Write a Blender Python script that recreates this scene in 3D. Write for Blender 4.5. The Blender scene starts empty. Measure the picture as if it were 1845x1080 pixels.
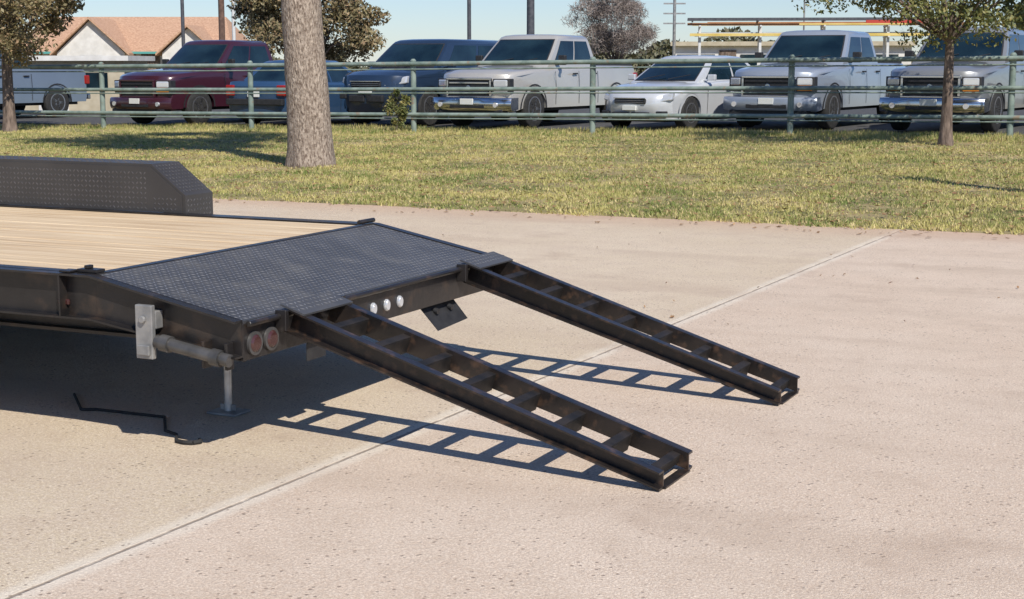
import bpy, bmesh, math, random
import numpy as np
from mathutils import Vector, Matrix, noise
random.seed(7); np.random.seed(7)
sc=bpy.context.scene
sc.view_settings.view_transform='Standard'; sc.view_settings.look='None'; sc.view_settings.exposure=0
COL=sc.collection
EL=Vector((.9028,-.4301,0)); ET=Vector((.4301,.9028,0)); A0=Vector((.52,5.27,0))
ANG=math.atan2(EL.y,EL.x)
def lw(x,y):
    d=Vector((x,y,0))-A0; return d.dot(EL),d.dot(ET)
def TW(l,w,z=0): 
    v=A0+EL*l+ET*w; return Vector((v.x,v.y,z))
def ground_z(x,y):
    l,w=lw(x,y)
    if w<9.2: return -0.03
    s=min(1,(w-9.2)/13.0)
    return 0.006+s*(.13+.13*math.tanh(x/13))

# ---------------------------------------------------------------- materials
def new_mat(name):
    m=bpy.data.materials.new(name); m.use_nodes=True
    nt=m.node_tree; return m,nt,nt.nodes['Principled BSDF']
def mat(name,c1,c2=None,scale=5,rough=.6,metal=0,bump=0,bscale=None,detail=6,stretch=(1,1,1),c3=None,c3scale=1,coat=0,spec=None,rvar=0,lo=.35,hi=.65,c3lo=.5,c3hi=.7,bdist=.02):
    m,nt,b=new_mat(name); N=nt.nodes;L=nt.links
    b.inputs['Roughness'].default_value=rough; b.inputs['Metallic'].default_value=metal
    if coat: b.inputs['Coat Weight'].default_value=coat; b.inputs['Coat Roughness'].default_value=.06
    if spec is not None: b.inputs['Specular IOR Level'].default_value=spec
    if c2 is None: b.inputs['Base Color'].default_value=(*c1,1)
    tc=N.new('ShaderNodeTexCoord'); mp=N.new('ShaderNodeMapping'); mp.inputs['Scale'].default_value=stretch
    L.new(tc.outputs['Object'],mp.inputs['Vector'])
    out=None
    if c2 is not None:
        n=N.new('ShaderNodeTexNoise'); n.inputs['Scale'].default_value=scale; n.inputs['Detail'].default_value=detail
        L.new(mp.outputs[0],n.inputs['Vector'])
        r=N.new('ShaderNodeValToRGB'); r.color_ramp.elements[0].position=lo; r.color_ramp.elements[1].position=hi
        r.color_ramp.elements[0].color=(*c1,1); r.color_ramp.elements[1].color=(*c2,1)
        L.new(n.outputs['Fac'],r.inputs[0]); out=r.outputs[0]
        if c3 is not None:
            n3=N.new('ShaderNodeTexNoise'); n3.inputs['Scale'].default_value=c3scale; n3.inputs['Detail'].default_value=5
            L.new(mp.outputs[0],n3.inputs['Vector'])
            mr=N.new('ShaderNodeMapRange'); mr.inputs[1].default_value=c3lo; mr.inputs[2].default_value=c3hi
            L.new(n3.outputs['Fac'],mr.inputs[0])
            mx=N.new('ShaderNodeMix'); mx.data_type='RGBA'; mx.inputs[7].default_value=(*c3,1)
            L.new(mr.outputs[0],mx.inputs[0]); L.new(out,mx.inputs[6]); out=mx.outputs[2]
        L.new(out,b.inputs['Base Color'])
        if rvar:
            mr=N.new('ShaderNodeMapRange'); mr.inputs[3].default_value=rough-rvar; mr.inputs[4].default_value=rough+rvar
            L.new(n.outputs['Fac'],mr.inputs[0]); L.new(mr.outputs[0],b.inputs['Roughness'])
    if bump:
        nb=N.new('ShaderNodeTexNoise'); nb.inputs['Scale'].default_value=bscale or scale*3; nb.inputs['Detail'].default_value=6
        L.new(mp.outputs[0],nb.inputs['Vector'])
        bp=N.new('ShaderNodeBump'); bp.inputs['Strength'].default_value=bump; bp.inputs['Distance'].default_value=bdist
        L.new(nb.outputs['Fac'],bp.inputs['Height']); L.new(bp.outputs[0],b.inputs['Normal'])
    return m

def concrete_mat():
    m,nt,b=new_mat('concrete'); N=nt.nodes;L=nt.links
    tc=N.new('ShaderNodeTexCoord'); co=tc.outputs['Object']
    def nz(scale,detail=6,rough=.6):
        n=N.new('ShaderNodeTexNoise'); n.inputs['Scale'].default_value=scale; n.inputs['Detail'].default_value=detail; n.inputs['Roughness'].default_value=rough
        L.new(co,n.inputs['Vector']); return n.outputs['Fac']
    def math_(op,a,bb=None,c=None):
        n=N.new('ShaderNodeMath'); n.operation=op
        for i,v in enumerate((a,bb,c)):
            if v is None: continue
            if isinstance(v,(int,float)): n.inputs[i].default_value=v
            else: L.new(v,n.inputs[i])
        return n.outputs[0]
    def ramp(f,lo,hi,a=0.,bb=1.):
        n=N.new('ShaderNodeMapRange'); n.interpolation_type='SMOOTHSTEP'
        L.new(f,n.inputs[0])
        for i,v in zip((1,2,3,4),(lo,hi,a,bb)): n.inputs[i].default_value=v
        return n.outputs[0]
    def mix(f,c1,c2,mode='MIX'):
        n=N.new('ShaderNodeMix'); n.data_type='RGBA'; n.blend_type=mode
        for i,v in ((0,f),(6,c1),(7,c2)):
            if isinstance(v,tuple): n.inputs[i].default_value=(*v,1)
            elif isinstance(v,(int,float)): n.inputs[i].default_value=v
            else: L.new(v,n.inputs[i])
        return n.outputs[2]
    big=ramp(nz(.55,4),.35,.65); med=ramp(nz(3.2,6,.7),.35,.68); fine=ramp(nz(45,4,.75),.38,.62); grain=ramp(nz(120,3,.85),.43,.59)
    sp=N.new('ShaderNodeSeparateXYZ'); L.new(co,sp.inputs[0])
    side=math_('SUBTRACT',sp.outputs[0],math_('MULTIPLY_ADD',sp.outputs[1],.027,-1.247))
    wob=math_('MULTIPLY_ADD',nz(14,4),.012,-.006)
    sj=math_('ADD',side,wob); d=math_('ABSOLUTE',sj)
    c=mix(big,(.77,.605,.46),(.82,.67,.525))
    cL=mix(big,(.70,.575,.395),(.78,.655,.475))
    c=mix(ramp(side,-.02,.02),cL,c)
    c=mix(math_('MULTIPLY',med,.42),c,(.59,.455,.335))
    c=mix(math_('MULTIPLY',fine,.42),c,(.93,.81,.66))
    c=mix(math_('MULTIPLY',grain,.55),c,(.41,.30,.22))
    band=ramp(d,.03,.085,1,0); c=mix(math_('MULTIPLY',band,math_('MULTIPLY_ADD',nz(9),.7,.15)),c,(.86,.78,.65))
    jl=ramp(d,.003,.012,1,0); c=mix(math_('MULTIPLY',math_('MULTIPLY',jl,ramp(nz(5),.3,.5)),.75),c,(.25,.185,.135))
    v=N.new('ShaderNodeTexVoronoi'); v.inputs['Scale'].default_value=30; L.new(co,v.inputs['Vector'])
    pore=math_('MULTIPLY',ramp(v.outputs['Distance'],.12,.24,1,0),ramp(nz(5),.42,.56))
    c=mix(math_('MULTIPLY',pore,.7),c,(.21,.145,.11))
    st=N.new('ShaderNodeMapping'); st.inputs['Scale'].default_value=(.25,1.3,1); L.new(co,st.inputs[0])
    sn=N.new('ShaderNodeTexNoise'); sn.inputs['Scale'].default_value=1.1; sn.inputs['Detail'].default_value=7; L.new(st.outputs[0],sn.inputs['Vector'])
    c=mix(math_('MULTIPLY',ramp(sn.outputs['Fac'],.48,.70),.42),c,(.53,.405,.30))
    sn2=ramp(nz(1.4,8,.72),.52,.68); c=mix(math_('MULTIPLY',sn2,.38),c,(.48,.355,.26))
    sn4=ramp(nz(7,8,.8),.60,.70); c=mix(math_('MULTIPLY',sn4,.30),c,(.37,.27,.19))
    c=mix(math_('MULTIPLY',ramp(sp.outputs[1],8.0,9.25),.55),c,(.56,.36,.23))
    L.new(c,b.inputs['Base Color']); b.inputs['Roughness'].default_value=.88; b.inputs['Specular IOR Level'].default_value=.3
    h=math_('ADD',math_('MULTIPLY',grain,.5),math_('MULTIPLY',fine,.6)); h=math_('SUBTRACT',h,math_('MULTIPLY',jl,2.5)); h=math_('SUBTRACT',h,pore)
    bp=N.new('ShaderNodeBump'); bp.inputs['Strength'].default_value=.55; bp.inputs['Distance'].default_value=.006
    L.new(h,bp.inputs['Height']); L.new(bp.outputs[0],b.inputs['Normal'])
    return m

M={}
M['concrete']=concrete_mat()
M['soil']=mat('grass_soil',(.15,.14,.05),(.33,.26,.12),scale=1.6,rough=.95,bump=.6,bscale=40,c3=(.42,.32,.17),c3scale=.5)
M['grass']=mat('grass_blades',(.15,.205,.04),(.48,.43,.14),scale=.9,rough=.75,detail=14,c3=(.62,.50,.24),c3scale=14,c3lo=.50,c3hi=.60,lo=.38,hi=.62)
M['leaflitter']=mat('fallen_leaves',(.16,.08,.035),(.40,.24,.11),scale=12,rough=.8)
M['asphalt']=mat('asphalt',(.05,.05,.052),(.09,.088,.085),scale=9,rough=.9,bump=.3)
M['black']=mat('black_steel_paint',(.013,.012,.012),(.024,.021,.020),scale=7,rough=.33,bump=.05,bscale=40,c3=(.060,.040,.028),c3scale=9,c3lo=.55,c3hi=.75,rvar=.1)
M['rampblack']=mat('black_ramp_paint',(.012,.0105,.010),(.026,.020,.017),scale=11,rough=.32,bump=.06,bscale=50,c3=(.085,.050,.032),c3scale=20,c3lo=.54,c3hi=.74,rvar=.1)
M['rung']=mat('worn_rung_paint',(.012,.011,.010),(.03,.024,.020),scale=14,rough=.6,spec=.3)
M['plate']=mat('tread_plate_paint',(.062,.062,.065),(.088,.088,.092),scale=2.2,rough=.47,c3=(.11,.105,.098),c3scale=5,rvar=.05,metal=.1)
M['diamond']=mat('worn_tread_diamonds',(.14,.141,.147),(.22,.221,.228),scale=9,rough=.42,metal=.25)
M['fender']=mat('fender_tread_plate',(.040,.037,.036),(.058,.054,.051),scale=2,rough=.45,rvar=.06)
M['fdiamond']=mat('fender_diamonds',(.085,.08,.075),(.14,.13,.125),scale=9,rough=.4,metal=.2)
M['wood']=mat('pine_deck_boards',(.56,.40,.235),(.74,.585,.385),scale=4,rough=.75,bump=.25,bscale=14,stretch=(.35,9,3),c3=(.44,.30,.17),c3scale=3,c3lo=.55,c3hi=.72)
M['galv']=mat('galvanised_steel',(.42,.42,.42),(.62,.62,.60),scale=20,rough=.4,metal=.6)
M['greysteel']=mat('grey_bracket_steel',(.24,.24,.235),(.40,.39,.37),scale=12,rough=.5,metal=.4)
M['darksteel']=mat('dark_grey_tube_steel',(.07,.068,.065),(.13,.125,.12),scale=12,rough=.4,metal=.4)
M['redlens']=mat('red_lens',(.30,.012,.01),rough=.15,coat=.6)
M['darklens']=mat('dark_red_lens',(.06,.022,.02),rough=.2,coat=.5)
M['clear']=mat('clear_lens',(.62,.64,.66),rough=.1,metal=.35,coat=1)
M['amber']=mat('amber_lens',(.6,.2,.02),rough=.15,coat=.6)
M['rubber']=mat('tyre_rubber',(.018,.018,.018),(.035,.034,.032),scale=20,rough=.85)
M['rim']=mat('alloy_rim',(.45,.46,.48),(.6,.6,.62),scale=5,rough=.28,metal=.85)
M['glass']=mat('vehicle_glass',(.004,.012,.018),(.016,.038,.05),scale=1.4,rough=.04,coat=.5,spec=.5,lo=.35,hi=.7)
M['trim']=mat('black_plastic_trim',(.018,.018,.02),(.03,.03,.032),scale=20,rough=.55)
M['chrome']=mat('chrome',(.62,.63,.65),rough=.16,metal=1)
M['platewhite']=mat('licence_plate_paint',(.75,.76,.72),rough=.4)
M['fencegreen']=mat('green_pipe_paint',(.15,.20,.17),(.27,.33,.285),scale=5,rough=.42,c3=(.26,.21,.15),c3scale=6,c3lo=.6,c3hi=.7)
M['bark']=mat('bark',(.22,.165,.125),(.50,.41,.325),scale=24,rough=.95,bump=1.0,bscale=34,stretch=(1.4,1.4,.55),detail=12,c3=(.16,.115,.085),c3scale=30,c3lo=.52,c3hi=.64,bdist=.03)
M['barkdark']=mat('dark_bark',(.09,.065,.05),(.24,.18,.14),scale=12,rough=.95,bump=.8,bscale=20,stretch=(1.6,1.6,.4))
def leafmat(n,a,b_,c): 
    return mat(n,a,b_,scale=1.7,rough=.6,detail=8,c3=c,c3scale=9,c3lo=.5,c3hi=.65)
M['leaf']=leafmat('green_leaves',(.06,.08,.02),(.17,.18,.05),(.30,.25,.08))
M['leaf2']=leafmat('olive_leaves',(.12,.10,.045),(.25,.21,.095),(.34,.22,.12))
M['leaf3']=leafmat('dry_twigs',(.20,.165,.14),(.36,.30,.26),(.16,.12,.10))
M['hedge']=leafmat('far_foliage',(.07,.08,.04),(.14,.14,.07),(.18,.14,.09))
M['white']=mat('white_siding',(.62,.60,.56),(.74,.72,.68),scale=3,rough=.7)
M['tan']=mat('tan_siding',(.42,.36,.25),(.52,.46,.34),scale=3,rough=.8)
M['shingle']=mat('brown_shingles',(.42,.24,.15),(.58,.37,.24),scale=9,rough=.9,bump=.5,bscale=30)
M['teal']=mat('teal_gutter',(.10,.35,.32),rough=.5)
M['poleb']=mat('pole_brown',(.10,.06,.045),(.18,.11,.08),scale=8,rough=.9)
M['poled']=mat('pole_dark',(.05,.055,.065),(.10,.10,.11),scale=8,rough=.6)
M['polew']=mat('pole_white',(.6,.6,.58),(.7,.7,.68),scale=8,rough=.6)
M['red']=mat('red_paint',(.50,.06,.04),rough=.5)
M['rust']=mat('rust_orange_paint',(.36,.16,.07),(.50,.26,.12),scale=2,rough=.7)
M['yellow']=mat('yellow_paint',(.62,.45,.10),(.75,.58,.2),scale=2,rough=.5)
def paint(n,c,metal=.0,rough=.3): 
    c2=tuple(min(1,v*1.08+.003) for v in c)
    return mat(n,c,c2,scale=1.3,rough=rough,metal=metal,coat=.9)

# ---------------------------------------------------------------- mesh helpers
class B:
    def __init__(s): s.v=[];s.f=[]
    def add(s,vs,fs):
        o=len(s.v); s.v+= [tuple(v) for v in vs]; s.f+=[tuple(i+o for i in f) for f in fs]; return s
    def box(s,x0,x1,y0,y1,z0,z1):
        return s.add([(x0,y0,z0),(x1,y0,z0),(x1,y1,z0),(x0,y1,z0),(x0,y0,z1),(x1,y0,z1),(x1,y1,z1),(x0,y1,z1)],
         [(0,3,2,1),(4,5,6,7),(0,1,5,4),(1,2,6,5),(2,3,7,6),(3,0,4,7)])
    def hexa(s,p):
        return s.add(p,[(0,3,2,1),(4,5,6,7),(0,1,5,4),(1,2,6,5),(2,3,7,6),(3,0,4,7)])
    def cyl(s,p0,p1,r0,r1=None,n=12,cap=True):
        r1=r0 if r1 is None else r1
        p0=Vector(p0);p1=Vector(p1);d=(p1-p0).normalized()
        a=d.orthogonal().normalized();b=d.cross(a)
        vs=[]
        for p,r in((p0,r0),(p1,r1)):
            for i in range(n):
                t=2*math.pi*i/n; vs.append(p+a*math.cos(t)*r+b*math.sin(t)*r)
        fs=[(i,(i+1)%n,n+(i+1)%n,n+i) for i in range(n)]
        if cap: fs+=[tuple(range(n-1,-1,-1)),tuple(range(n,2*n))]
        return s.add(vs,fs)
    def lathe(s,prof,c,n=28):
        vs=[];c=Vector(c)
        for o,r in prof:
            for i in range(n):
                t=2*math.pi*i/n
                vs.append((c.x+math.cos(t)*r,c.y+o,c.z+math.sin(t)*r))
        fs=[]
        for j in range(len(prof)-1):
            for i in range(n):
                fs.append((j*n+i,j*n+(i+1)%n,(j+1)*n+(i+1)%n,(j+1)*n+i))
        fs.append(tuple(range(n))); fs.append(tuple((len(prof)-1)*n+i for i in range(n-1,-1,-1)))
        return s.add(vs,fs)
    def obj(s,name,m,parent=None,bevel=0,smooth=None,loc=None,seg=2,m2=None):
        me=bpy.data.meshes.new(name); me.from_pydata(s.v,[],s.f)
        bm=bmesh.new(); bm.from_mesh(me); bmesh.ops.recalc_face_normals(bm,faces=bm.faces); bm.to_mesh(me); bm.free()
        me.materials.append(m); o=bpy.data.objects.new(name,me); COL.objects.link(o)
        if m2:
            me.materials.append(m2)
            for i,p in enumerate(me.polygons):
                if len(p.vertices)==3: p.material_index=1
        if smooth is not None:
            for p in me.polygons: p.use_smooth=True
            me.set_sharp_from_angle(angle=math.radians(smooth))
        if bevel:
            mo=o.modifiers.new('bevel','BEVEL'); mo.width=bevel; mo.segments=seg; mo.limit_method='ANGLE'
        if parent: o.parent=parent
        if loc is not None: o.location=loc
        return o
def empty(name,loc,rotz,label,cat,group=None):
    o=bpy.data.objects.new(name,None); COL.objects.link(o); o.location=loc; o.rotation_euler=(0,0,rotz)
    o.empty_display_size=.2; o['label']=label;o['category']=cat
    if group:o['group']=group
    return o
def mesh_np(name,verts,faces,m,parent=None):
    me=bpy.data.meshes.new(name); nv=len(verts);k=faces.shape[1];nf=len(faces)
    me.vertices.add(nv); me.vertices.foreach_set('co',verts.astype(np.float32).ravel())
    me.loops.add(nf*k); me.loops.foreach_set('vertex_index',faces.astype(np.int32).ravel())
    me.polygons.add(nf); me.polygons.foreach_set('loop_start',np.arange(0,nf*k,k,dtype=np.int32))
    me.update(calc_edges=True); me.validate(); me.materials.append(m)
    o=bpy.data.objects.new(name,me); COL.objects.link(o)
    if parent:o.parent=parent
    return o

# ---------------------------------------------------------------- ground
ls=[-400,-200,-100,-70]+list(range(-50,52,2))+[70,100,200,400]
ws=[-60,-30,-15,0,5,9.0,9.15,9.27,9.6,10.5,12,14,16,18,20,22.2,24,30,40,60,90,140,220,400]
b=B(); W=len(ws)
for l in ls:
    for w in ws:
        p=TW(l,w); b.v.append((l,w,ground_z(p.x,p.y) if w>9.2 else -.03))
for i in range(len(ls)-1):
    for j in range(W-1): b.f.append((i*W+j,(i+1)*W+j,(i+1)*W+j+1,i*W+j+1))
g=b.obj('ground',M['soil'],smooth=40); g.location=A0; g.rotation_euler=(0,0,ANG); g['kind']='structure'
b=B(); n=300; vs=[]
for i in range(n+1):
    l=-40+80*i/n; vs.append((l,9.2+.05*noise.noise((l*1.3,0,0))+.03*noise.noise((l*6,3,0)),0))
vs2=[(40,-30,0),(-40,-30,0)]
b.add(vs+vs2,[tuple(range(len(vs)+2))])
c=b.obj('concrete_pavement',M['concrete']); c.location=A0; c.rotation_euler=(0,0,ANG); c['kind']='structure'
b=B(); xs=[-60+2*i for i in range(61)]; yw=[23.9+1.5*i for i in range(20)]
for l in xs:
    for w in yw:
        p=TW(l,w); b.v.append((l,w,ground_z(p.x,p.y)+.02))
for i in range(60):
    for j in range(19): b.f.append((i*20+j,(i+1)*20+j,(i+1)*20+j+1,i*20+j+1))
c=b.obj('parking_lot',M['asphalt']); c.location=A0; c.rotation_euler=(0,0,ANG); c['kind']='structure'
NT=110000
Y=np.random.uniform(12.5,36,NT*3); X=np.random.uniform(-.42,.40,NT*3)*Y
dl=(X-A0.x)*EL.x+(Y-A0.y)*EL.y; dw=(X-A0.x)*ET.x+(Y-A0.y)*ET.y
edge=9.14+.10*np.sin(dl*3.1)*np.sin(dl*1.3)+.05*np.sin(dl*11)
patch=.5+.28*np.sin(X*1.7+2*np.sin(Y*.9))*np.sin(Y*1.1+1.5*np.sin(X*.8))+.22*np.sin(X*4.1+Y*2.3)*np.sin(Y*3.7-X)
k=(dw>edge)&(dw<24.0)&(Y>13)&(np.random.uniform(0,1,len(X))<.15+1.0*patch); X=X[k][:NT];Y=Y[k][:NT];dw=dw[k][:NT];patch=patch[k][:NT]
s_=np.clip((dw-9.2)/13,0,1); Z=np.where(dw>9.2,.006+s_*(.13+.13*np.tanh(X/13)),0)
nb=3; X=np.repeat(X,nb)+np.random.normal(0,.018,len(X)*nb);Y=np.repeat(Y,nb)+np.random.normal(0,.018,len(Y)*nb);Z=np.repeat(Z,nb);dw=np.repeat(dw,nb);pt=np.repeat(patch,nb)
n=len(X); a=np.random.uniform(0,2*np.pi,n); hh=np.random.uniform(.012,.045,n)*(.55+1.0*pt)*(1+1.2*(dw>21.8)); wd=np.random.uniform(.004,.010,n)
ln=np.random.normal(0,.022,(n,2))
v=np.zeros((n,3,3)); v[:,0]=np.c_[X-np.cos(a)*wd,Y-np.sin(a)*wd,Z-.01]; v[:,1]=np.c_[X+np.cos(a)*wd,Y+np.sin(a)*wd,Z-.01]; v[:,2]=np.c_[X+ln[:,0],Y+ln[:,1],Z+hh]
go=mesh_np('grass',v.reshape(-1,3),np.arange(n*3).reshape(-1,3),M['grass']); go['kind']='stuff'
rs=np.random.RandomState(9); nl=9000
Y=rs.uniform(8.5,30,nl);X=rs.uniform(-.4,.4,nl)*Y; dw=(X-A0.x)*ET.x+(Y-A0.y)*ET.y
k=(dw>9.1)|((dw>8.5)&(rs.uniform(0,1,nl)<.35))|((dw>2.5)&(rs.uniform(0,1,nl)<.025)); k&=dw<23; X=X[k];Y=Y[k];dw=dw[k]
Z=np.where(dw>9.2,.034+np.clip((dw-9.2)/13,0,1)*(.13+.13*np.tanh(X/13)),.004)
n=len(X);a=rs.uniform(0,6.28,n);s=rs.uniform(.014,.042,n)*np.where(dw<8.5,.6,1); v=np.zeros((n,4,3))
for q,(da,f) in enumerate(((0,1),(1.57,.5),(3.14,1),(4.71,.5))): v[:,q]=np.c_[X+np.cos(a+da)*s*f,Y+np.sin(a+da)*s*f,Z+rs.uniform(.0,.018,n)]
o=mesh_np('fallen_leaves',v.reshape(-1,3),np.arange(n*4).reshape(-1,4),M['leaflitter']); o['kind']='stuff'

# ---------------------------------------------------------------- trailer
tr=empty('flatbed_trailer',A0,ANG,'black flatbed trailer with pine deck and two lowered loading ramps','trailer')
LF=-9.0; LB=-2.27; LR=-1.58; ZD=.675; ZR=.54; W0=-.264; W1=1.891
b=B(); w=W0+.07
while w<W1-.07:
    w2=min(w+.138,W1-.065)
    z=ZD+random.uniform(-.002,.003)
    b.box(LF+.05,LB-.045-random.uniform(0,.006),w,w2-.006,ZD-.04,z); w=w2
b.obj('deck',M['wood'],tr,bevel=.003,seg=1)
def rail(y,sgn):
    b=B()
    b.box(LF,LB,y,y+sgn*.008,.50,ZD+.005)
    b.box(LF,LB,y-sgn*.045,y-sgn*.0005,ZD-.004,ZD+.0045)
    b.box(LF,LB,y-sgn*.045,y-sgn*.0005,.5,.508)
    b.box(LF,LB,y+sgn*.0085,y+sgn*.062,ZD-.01,ZD+.006)
    b.box(LF,LB,y+sgn*.0085,y+sgn*.10,.5,.51)
    for k in range(12):
        x=LB-.15-k*.6; b.box(x-.004,x+.004,y-sgn*.045,y-sgn*.0005,.5085,ZD-.0045)
    ys=sorted((y,y+sgn*.008))
    b.hexa([(LB+.0005,ys[0],.50),(LR,ys[0],.40),(LR,ys[1],.40),(LB+.0005,ys[1],.50),(LB+.0005,ys[0],ZD+.005),(LR,ys[0],ZR+.005),(LR,ys[1],ZR+.005),(LB+.0005,ys[1],ZD+.005)])
    ys=sorted((y-sgn*.045,y-sgn*.0005))
    b.hexa([(LB+.0005,ys[0],ZD-.004),(LR,ys[0],ZR-.004),(LR,ys[1],ZR-.004),(LB+.0005,ys[1],ZD-.004),(LB+.0005,ys[0],ZD+.0045),(LR,ys[0],ZR+.0045),(LR,ys[1],ZR+.0045),(LB+.0005,ys[1],ZD+.0045)])
    b.hexa([(LB+.0005,ys[0],.50),(LR,ys[0],.40),(LR,ys[1],.40),(LB+.0005,ys[1],.50),(LB+.0005,ys[0],.508),(LR,ys[0],.408),(LR,ys[1],.408),(LB+.0005,ys[1],.508)])
    return b.obj('side_rail',M['black'],tr)
rail(W0,1); rail(W1,-1)
b=B(); b.box(LB-.10,LB+.0,W0+.005,W0+.06,ZD+.0065,ZD+.02); b.box(LB-.07,LB-.05,W0+.015,W0+.05,ZD+.0205,ZD+.034); b.box(LB-.16,LB-.105,W0-.03,W0+.03,ZD+.0065,ZD+.015)
b.obj('tie_down_fitting',M['black'],tr,bevel=.003)
def diamonds(b,P,U,V,N,lu,lv,pitch=.028,ln=.025,wd=.0095,h=.0022):
    nu=int(lu/pitch);nv=int(lv/pitch)
    for i in range(nu):
        for j in range(nv):
            c=P+U*((i+.5)*pitch)+V*((j+.5)*pitch)
            a=(U+V).normalized() if (i+j)%2 else (U-V).normalized(); q=N.cross(a)
            b.add([c-a*ln/2,c-q*wd/2,c+a*ln/2,c+q*wd/2,c+N*h],[(0,1,4),(1,2,4),(2,3,4),(3,0,4)])
b=B()
y0,y1=W0+.010,W1-.010
b.hexa([(LB,y0,ZD-.012),(LR,y0,ZR-.012),(LR,y1,ZR-.012),(LB,y1,ZD-.012),(LB,y0,ZD),(LR,y0,ZR),(LR,y1,ZR),(LB,y1,ZD)])
U=Vector((LR-LB,0,ZR-ZD)); lu=U.length;U.normalize();V=Vector((0,1,0));Nn=U.cross(V)
diamonds(b,Vector((LB,y0,ZD+.0002)),U,V,Nn,lu,y1-y0)
b.obj('dovetail_plate',M['plate'],tr,m2=M['diamond'])
b=B(); b.box(LB-.044,LB-.001,W0+.063,W1-.063,ZD-.02,ZD+.004); b.cyl((LB-.02,W1-.12,ZD+.02),(LB-.02,W1+.03,ZD+.02),.012)
b.obj('deck_threshold',M['black'],tr,bevel=.003)
b=B(); b.box(LR-.008,LR,W0+.0095,W1-.0095,.385,ZR-.013); b.box(LR-.07,LR-.009,W0+.01,W1-.01,.385,.395)
for yy in (.46,): b.box(LR-.12,LR+.02,yy-.02,yy+.02,.36,.384)
b.cyl((LR+.018,W0+.02,ZR-.012),(LR+.018,W1-.02,ZR-.012),.012)
for yy in (-.03,.39,1.5,1.9): b.box(LR+.0005,LR+.05,yy-.012,yy+.012,ZR-.07,ZR+.012)
b.obj('rear_header',M['black'],tr,bevel=.002,seg=1)
for yy in (.70,.815,.93):
    b=B(); vs=[]; nn_=20
    for x,f in ((LR+.001,1),(LR+.009,1),(LR+.015,.8)):
        for i in range(nn_):
            t=2*math.pi*i/nn_; vs.append((x,yy+math.cos(t)*.020*f,.45+math.sin(t)*.027*f))
    fs=[(j*nn_+i,j*nn_+(i+1)%nn_,(j+1)*nn_+(i+1)%nn_,(j+1)*nn_+i) for j in range(2) for i in range(nn_)]+[tuple(range(nn_)),tuple(2*nn_+i for i in range(nn_))]
    b.add(vs,fs); b.obj('marker_light',M['clear'],tr,smooth=40)
for yy in (W0+.075,W0+.185,W1-.12):
    b=B(); b.cyl((LR+.001,yy,.445),(LR+.012,yy,.445),.046,n=24); lb=b.obj('light_housing',M['darksteel'],tr,smooth=40)
    b=B(); b.cyl((LR+.0125,yy,.445),(LR+.02,yy,.445),.034,.026,n=24); b.obj('tail_light',M['darklens'],lb,smooth=40)
b=B(); b.box(LR-.03,LR-.024,.22,.36,.30,.384); b.obj('hanging_plate',M['trim'],tr,bevel=.002)
b=B(); b.hexa([(LR+.03,1.24,.27),(LR+.034,1.24,.27),(LR+.034,1.54,.285),(LR+.03,1.54,.285),(LR-.05,1.20,.384),(LR-.046,1.20,.384),(LR-.046,1.53,.384),(LR-.05,1.53,.384)])
b.cyl((LR-.02,1.30,.355),(LR+.002,1.30,.35),.014); b.cyl((LR-.02,1.44,.355),(LR+.002,1.44,.35),.014)
b.obj('hanging_flap',M['trim'],tr)
b=B()
for yy in (.2,1.42):
    b.box(LF,LB-.1,yy-.004,yy+.004,.36,.62); b.box(LF,LB-.1,yy-.05,yy+.05,.345,.3595); b.box(LF,LB-.1,yy-.05,yy+.05,.6205,.632)
    b.hexa([(LB-.0995,yy-.004,.36),(LR-.09,yy-.004,.40),(LR-.09,yy+.004,.40),(LB-.0995,yy+.004,.36),(LB-.0995,yy-.004,.62),(LR-.09,yy-.004,.50),(LR-.09,yy+.004,.50),(LB-.0995,yy+.004,.62)])
x=LB-.3
while x>LF:
    b.box(x-.004,x+.004,W0+.11,.149,.53,ZD-.045); b.box(x-.004,x+.004,.2515,1.3685,.53,ZD-.045); b.box(x-.004,x+.004,1.4715,W1-.11,.53,ZD-.045); x-=.41
b.obj('frame',M['black'],tr)
bx=-1.985
b=B(); b.box(bx-.04,bx+.04,W0-.07,W0-.047,.375,.585); b.box(bx-.04,bx+.04,W0-.0465,W0-.001,.49,.56)
b.box(bx-.03,bx+.03,W0-.082,W0-.0705,.39,.43); b.cyl((bx,W0-.071,.53),(bx,W0-.085,.53),.015)
b.obj('support_bracket',M['greysteel'],tr,bevel=.006)
b=B(); b.cyl((bx+.045,W0-.05,.445),(-1.60,W0-.05,.395),.025,n=16); b.cyl((bx+.07,W0-.05,.4415),(bx+.11,W0-.05,.436),.033,n=16); b.cyl((-1.68,W0-.05,.405),(-1.64,W0-.05,.400),.033,n=16)
b.obj('support_tube',M['darksteel'],tr,smooth=40)
for xa in (-1.735,-1.63):
    b=B(); b.box(xa,xa+.014,W0-.045,W0-.001,.355,.46); b.obj('hinge_bracket',M['black'],tr,bevel=.003)
b=B(); b.box(-2.46,-2.40,W0-.014,W0-.001,.548,.572); b.obj('side_marker_light',M['darklens'],tr,bevel=.006)
def jack(l,w,top):
    b=B(); b.box(l-.028,l+.028,w-.028,w+.028,.40,top); b.box(l-.055,l+.055,w-.045,w+.045,top-.10,top-.09)
    j=b.obj('stabiliser_jack',M['black'],tr,bevel=.004)
    b=B(); b.cyl((l,w,.012),(l,w,.43),.017,n=16); b.cyl((l,w,.36),(l,w,.38),.023,n=16); b.obj('jack_leg',M['galv'],j,smooth=40)
    b=B(); b.box(l-.075,l+.075,w-.06,w+.06,.001,.012); b.box(l-.04,l+.04,w-.004,w+.004,.0125,.04); b.obj('jack_foot',M['greysteel'],j,bevel=.003)
jack(-2.12,.38,.56)
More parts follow.
